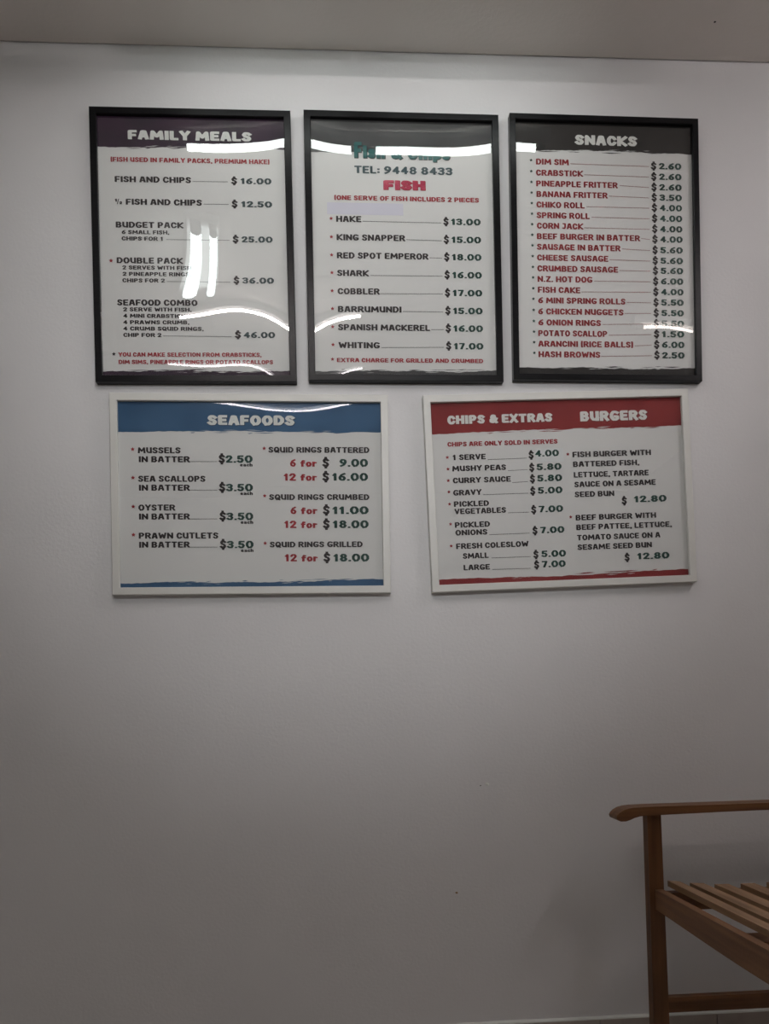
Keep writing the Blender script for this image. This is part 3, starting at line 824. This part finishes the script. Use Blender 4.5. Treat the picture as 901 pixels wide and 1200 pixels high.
for si, (key, (fx, fz, ang, (hw, hh), rw, fm, band, hd, ft, bulge, ripple)) in enumerate(BOARDS.items()):
    t = thing('menu_frame', LABELS[key], 'menu', (fx, 0.0, fz), (0, -ang, 0))
    rail_frame(t, hw, hh, rw, 0.022, M[fm], 0.0125)
    bm = bmesh.new(); box(bm, -hw + rw - 0.003, hw - rw + 0.003, -0.0085, -0.001, -hh + rw - 0.003, hh - rw + 0.003)
    obj('backing_board', bm, M['board'], t)
    iw, ih = (hw - rw + 0.003) , (hh - rw + 0.003)
    # printed sheet
    bm = bmesh.new(); box(bm, -iw, iw, PY, PY + 0.0006, -ih, ih)
    sheet = obj('poster', bm, M['paper'], t)
    (g, fl_) = ragged(-iw * 1000, iw * 1000, ih * 1000, hd[0], hd[1], 2.2, si * 7 + 3, False)
    print_layer('heading_band', [g], M[band], sheet, PY - 0.0003)
    (g2, fl2) = ragged(-iw * 1000, iw * 1000, -ih * 1000, ft[0], ft[1], 2.2, si * 7 + 5, True)
    print_layer('footer_band', [g2], M[band], sheet, PY - 0.0003)
    print_layer('torn_fleck', [fl_, fl2], M['paper'], sheet, PY - 0.0005)['kind'] = 'stuff'
    PN = {'items': 'item_lettering', 'prices': 'price_lettering', 'note': 'note_lettering', 'bullets': 'bullet_star',
          'quantities': 'quantity_lettering', 'leader_lines': 'dotted_leader', 'heading': 'heading_lettering'}
    for k, rec in enumerate(TEXT[key]):
        part, colr, txt = rec[:3]
        if txt == '_':
            print_layer('dotted_leader', [leader(*rec[3:7])], M[colr], sheet, PY - 0.0007); continue
        x0, x1, z, cap = rec[3:7]
        big = part == 'heading'
        if big:
            pen = (0.17, 0.125) if colr != 'teal' else (0.15, 0.11)
            if colr == 'teal' and txt == 'F': pen = (0.19, 0.11)
            sh = 'red' if colr == 'redh' else SHADOW[key]
            V_, F_ = line_geo(txt, x0 - 0.8, x1 + 0.8, z - 0.6, cap + 1.2, pen[0] + 0.02, pen[1] + 0.02, 0.012, 0.05, k)
            print_layer('heading_shadow', [([(a + 1.3, b_ - 1.3) for a, b_ in V_], F_)], M[sh], sheet, PY - 0.0007)
            ge = line_geo(txt, x0, x1, z, cap, pen[0], pen[1], 0.012, 0.07, k)
        elif part == 'prices' and txt != 'each':
            ge = line_geo(txt, x0, x1, z, cap, 0.15, 0.10, 0.0, 0.085, k)
        else:
            ge = line_geo(txt, x0, x1, z, cap, 0.135, 0.098, 0.008, 0.08, k)
        print_layer(PN.get(part, part), [ge], M[colr], sheet, PY - (0.0010 if big else 0.0007))
    def patch(name, x0, x1, z0, z1, m, y):
        bm = bmesh.new(); box(bm, x0 / 1000, x1 / 1000, y - 0.0002, y, z0 / 1000, z1 / 1000)
        obj(name, bm, m, sheet)
    if key == 'F2':
        patch('blank_sticker', -206, 0, 90, 122, M['sticker_lilac'], PY - 0.0001)
    if key == 'C':
        patch('price_sticker', -64, 13, 79, 116, M['sticker_white'], PY - 0.0003)
    link('clear_pane', pane_mesh(iw, ih, -0.0130, bulge, ripple, si + 11), M['pane'], t, smooth=True)

# ------------------------------------------------------------------ slatted bench with its back along the right
bench = thing('slatted_bench', 'brown wooden garden bench with slatted seat and curled armrest, end against the wall', 'bench', (0.81, -0.14, 0.0))
BX, BY = bench.location.x, bench.location.y
RISE = 0.028
def bobj(name, bm, m, bevel=0.002):
    for v in bm.verts:
        v.co.x -= BX; v.co.y -= BY
    return obj(name, bm, m, bench, bevel=bevel)
Y_FAR, Y_NEAR = -0.14, -1.24
for yf, dz in ((Y_FAR, 0.0), (Y_NEAR, 0.031)):
    # front leg, slightly raked
    bm = bmesh.new()
    hexa(bm, [(0.7986, yf, 0), (0.8408, yf, 0), (0.8408, yf + 0.030, 0), (0.7986, yf + 0.030, 0)],
         [(0.7925, yf, 0.637 + dz), (0.8290, yf, 0.637 + dz), (0.8290, yf + 0.030, 0.637 + dz), (0.7925, yf + 0.030, 0.637 + dz)])
    bobj('leg', bm, M['wood_z'])
    # rear leg carries the back
    bm = bmesh.new()
    pts = [(1.335, 0), (1.375, 0), (1.372, 0.42), (1.47, 0.90 + dz), (1.435, 0.91 + dz), (1.332, 0.44)]
    prism(bm, pts, yf, yf + 0.030)
    bobj('leg', bm, M['wood_z'])
    # arm with the curled front end
    bm = bmesh.new()
    top = [(0.7078, 0.6335), (0.7105, 0.6400), (0.7180, 0.6470), (0.7290, 0.6530), (0.7430, 0.6565), (0.7600, 0.6582), (0.80, 0.6590), (1.0, 0.6590), (1.12, 0.6595), (1.42, 0.6600)]
    bot = [(1.42, 0.6400), (1.12, 0.6410), (1.0, 0.6400), (0.83, 0.6370), (0.79, 0.6365), (0.7700, 0.6352), (0.7560, 0.6318), (0.7440, 0.6268), (0.7330, 0.6235), (0.7190, 0.6235), (0.7100, 0.6275)]
    prism(bm, [(x, z + dz) for x, z in top + bot], yf - 0.010, yf + 0.046)
    bobj('armrest', bm, M['wood_x'], 0.003)
    # low stretcher between the legs
    bm = bmesh.new(); box(bm, 0.836, 1.338, yf + 0.003, yf + 0.024, 0.121, 0.160)
    bobj('stretcher', bm, M['wood_x'])
    # bearer under the slats
    bm = bmesh.new(); z0 = 0.436 + dz
    box(bm, 0.829, 1.340, yf + 0.002, yf + 0.026, z0 - 0.05, z0 - 0.004)
    bobj('cross_bearer', bm, M['wood_x'])
for yc in (-0.52, -0.86):
    bm = bmesh.new(); z0 = 0.425 + RISE * (-0.14 - yc)
    box(bm, 0.829, 1.340, yc - 0.03, yc + 0.03, z0 - 0.04, z0)
    bobj('cross_bearer', bm, M['wood_x'])
# front seat rail with a bellied lower edge
def seat_rail(x0, x1, zt):
    bm = bmesh.new(); n = 24; prev = None
    for i in range(n + 1):
        t = i / n; y = (Y_FAR - 0.001) + (Y_NEAR + 0.031 - Y_FAR) * t
        zt_ = zt + RISE * (Y_FAR - y); d = 0.052 + 0.013 * math.sin(math.pi * t) ** 1.3
        cur = [bm.verts.new(p) for p in ((x0, y, zt_), (x1, y, zt_), (x1, y, zt_ - d), (x0, y, zt_ - d))]
        if prev:
            for k in range(4):
                bm.faces.new((prev[k], prev[(k + 1) % 4], cur[(k + 1) % 4], cur[k]))
        else:
            bm.faces.new(cur[::-1])
        prev = cur
    bm.faces.new(prev)
    return bobj('seat_rail', bm, M['wood_y'], 0.0)
seat_rail(0.8085, 0.829, 0.4435)
seat_rail(1.338, 1.358, 0.4300)
# seat slats following the dished seat
SL = [(0.8476, 0.4622, 0.033, 0.10), (0.9068, 0.4544, 0.038, 0.07), (0.9731, 0.4485, 0.038, 0.03), (1.0436, 0.4468, 0.038, 0.0), (1.1140, 0.4476, 0.038, -0.03), (1.1840, 0.4500, 0.038, -0.05), (1.2540, 0.4535, 0.038, -0.07)]
for x0, z, w, tilt in SL:
    bm = bmesh.new(); th = 0.015
    ya, yb = -0.128, Y_NEAR + 0.012
    def quad(y):
        dz = RISE * (-0.13 - y)
        return [(x0, y, z + dz), (x0 + w, y, z - tilt * w + dz), (x0 + w, y, z - tilt * w - th + dz), (x0, y, z - th + dz)]
    hexa(bm, quad(ya), quad(yb))
    bobj('seat_slat', bm, M['wood_slat'], 0.0025)
# back: two rails and upright slats, along the rear legs
for z in (0.53, 0.86):
    xx = 1.372 + (z - 0.42) * 0.19
    bm = bmesh.new(); box(bm, xx - 0.012, xx + 0.010, Y_NEAR + 0.03, Y_FAR, z, z + 0.045)
    bobj('back_rail', bm, M['wood_y'])
for i in range(9):
    y = -0.20 - i * 0.119
    bm = bmesh.new()
    hexa(bm, [(1.392, y, 0.55), (1.400, y, 0.55), (1.400, y - 0.04, 0.55), (1.392, y - 0.04, 0.55)],
         [(1.455, y, 0.87), (1.463, y, 0.87), (1.463, y - 0.04, 0.87), (1.455, y - 0.04, 0.87)])
    bobj('back_slat', bm, M['wood_z'], 0.0015)

# ------------------------------------------------------------------ ceiling lamps (mirrored in the panes, save the added right hand twin)
LIP = 0.002
SPOT_W = 150
def batten(label, centre, length, direction, m, tubes=(0.0,), r=0.014, drop=0.05, width=0.06, group=None, lip=False):
    """fluorescent batten: enamel housing on the ceiling, end caps and bare tube(s) below it"""
    t = thing('fluorescent_batten', label, 'lamp', (centre[0], centre[1], CEIL), (0, 0, direction), group)
    hl = length / 2
    bm = bmesh.new()
    prism(bm, [(-width / 2, 0), (width / 2, 0), (width / 2 - 0.008, -drop + 0.02), (-width / 2 + 0.008, -drop + 0.02)], -hl - 0.03, hl + 0.03)
    for v in bm.verts:
        v.co.x, v.co.y = v.co.y, -v.co.x
    obj('housing', bm, M['housing'], t)
    if lip:      # added lip that keeps tube light off the top of the menu wall
        bm = bmesh.new(); box(bm, -hl - 0.02, hl + 0.02, width / 2, width / 2 + 0.002, -drop - r + 0.012 - LIP, -drop + 0.03)
        obj('added_shade_lip', bm, M['housing'], t)
    for off in tubes:
        zt = -drop - r + 0.012
        bm = bmesh.new(); tube(bm, (-hl + 0.018, off, zt), (hl - 0.018, off, zt), r)
        obj('tube', bm, m, t, smooth=False)
        for sx in (-1, 1):
            bm = bmesh.new(); tube(bm, (sx * (hl - 0.018), off, zt), (sx * hl, off, zt), r * 1.05)
            bx = sx * hl
            box(bm, min(bx, bx + sx * 0.012), max(bx, bx + sx * 0.012), off - r, off + r, zt - r, -drop + 0.024)
            obj('end_cap', bm, M['cap'], t)
    return t
batten('short bare tube lamp on the ceiling near the menu wall, left one', (-0.170, -0.300), 0.53, 0, M['tube_white'], width=0.040, r=0.0125, lip=True)
batten('short bare tube lamp on the ceiling near the menu wall, right one', (0.405, -0.300), 0.53, 0, M['tube_white'], width=0.040, r=0.0125, lip=True)
batten('twin tube lamp pointing away from the menu wall', (-0.520, -1.02), 0.56, math.radians(78), M['tube_side'], (-0.034, 0.034), 0.018, width=0.14)
batten('added fill lamp with twin tubes by the right hand wall', (1.85, -0.95), 0.60, math.radians(90), M['tube_fill'], (-0.025, 0.025), 0.014, width=0.11)  # added out of view to brighten the right of the wall
batten('warm tube lamp over the middle of the room, left one', (-0.28, -1.53), 0.82, 0, M['tube_warm'], r=0.007)
batten('warm tube lamp over the middle of the room, right one', (1.83, -1.50), 0.75, 0, M['tube_warm_right'], r=0.007)
batten('long tube lamp at the back of the room', (-0.36, -2.33), 1.1, 0, M['tube_far'], r=0.006)

# spotlight added far in the room to brighten the menu wall
sp = thing('fill_spotlight', 'added white fill spotlight on the ceiling, aimed at the menus', 'lamp', (0.43, -3.0, CEIL))
bm = bmesh.new(); box(bm, -0.05, 0.05, -0.02, 0.02, -0.025, 0.0); obj('mount', bm, M['housing'], sp, bevel=0.002)
bm = bmesh.new(); tube(bm, (0, 0, -0.02), (0, 0, -0.38), 0.006, 8); obj('stem', bm, M['cap'], sp)
SPOT_POS = Vector((0, 0.0, -0.40)); AIM = Vector((0.10 - 0.43, 3.0, 1.80 - CEIL)) - SPOT_POS
dirn = AIM.normalized()
bm = bmesh.new(); tube(bm, SPOT_POS - dirn * 0.06, SPOT_POS + dirn * 0.03, 0.034, 20)
far_cap = max(bm.faces, key=lambda f: f.calc_center_median().dot(dirn) if len(f.verts) > 4 else -1e9)
bmesh.ops.delete(bm, geom=[far_cap], context='FACES')
obj('lamp_head', bm, M['housing'], sp)
ld = bpy.data.lights.new('fill_spot', 'SPOT')
ld.energy = SPOT_W * TUBE_POWER['fill_spot'] / 10; ld.spot_size = math.radians(46); ld.spot_blend = 1.0; ld.shadow_soft_size = 0.03; ld.color = (0.97, 0.98, 1.0)
lo = bpy.data.objects.new('fill_spot_lamp', ld); COL.objects.link(lo)
lo.parent = sp; lo.location = SPOT_POS + dirn * 0.035
lo.rotation_euler = dirn.to_track_quat('-Z', 'Y').to_euler()
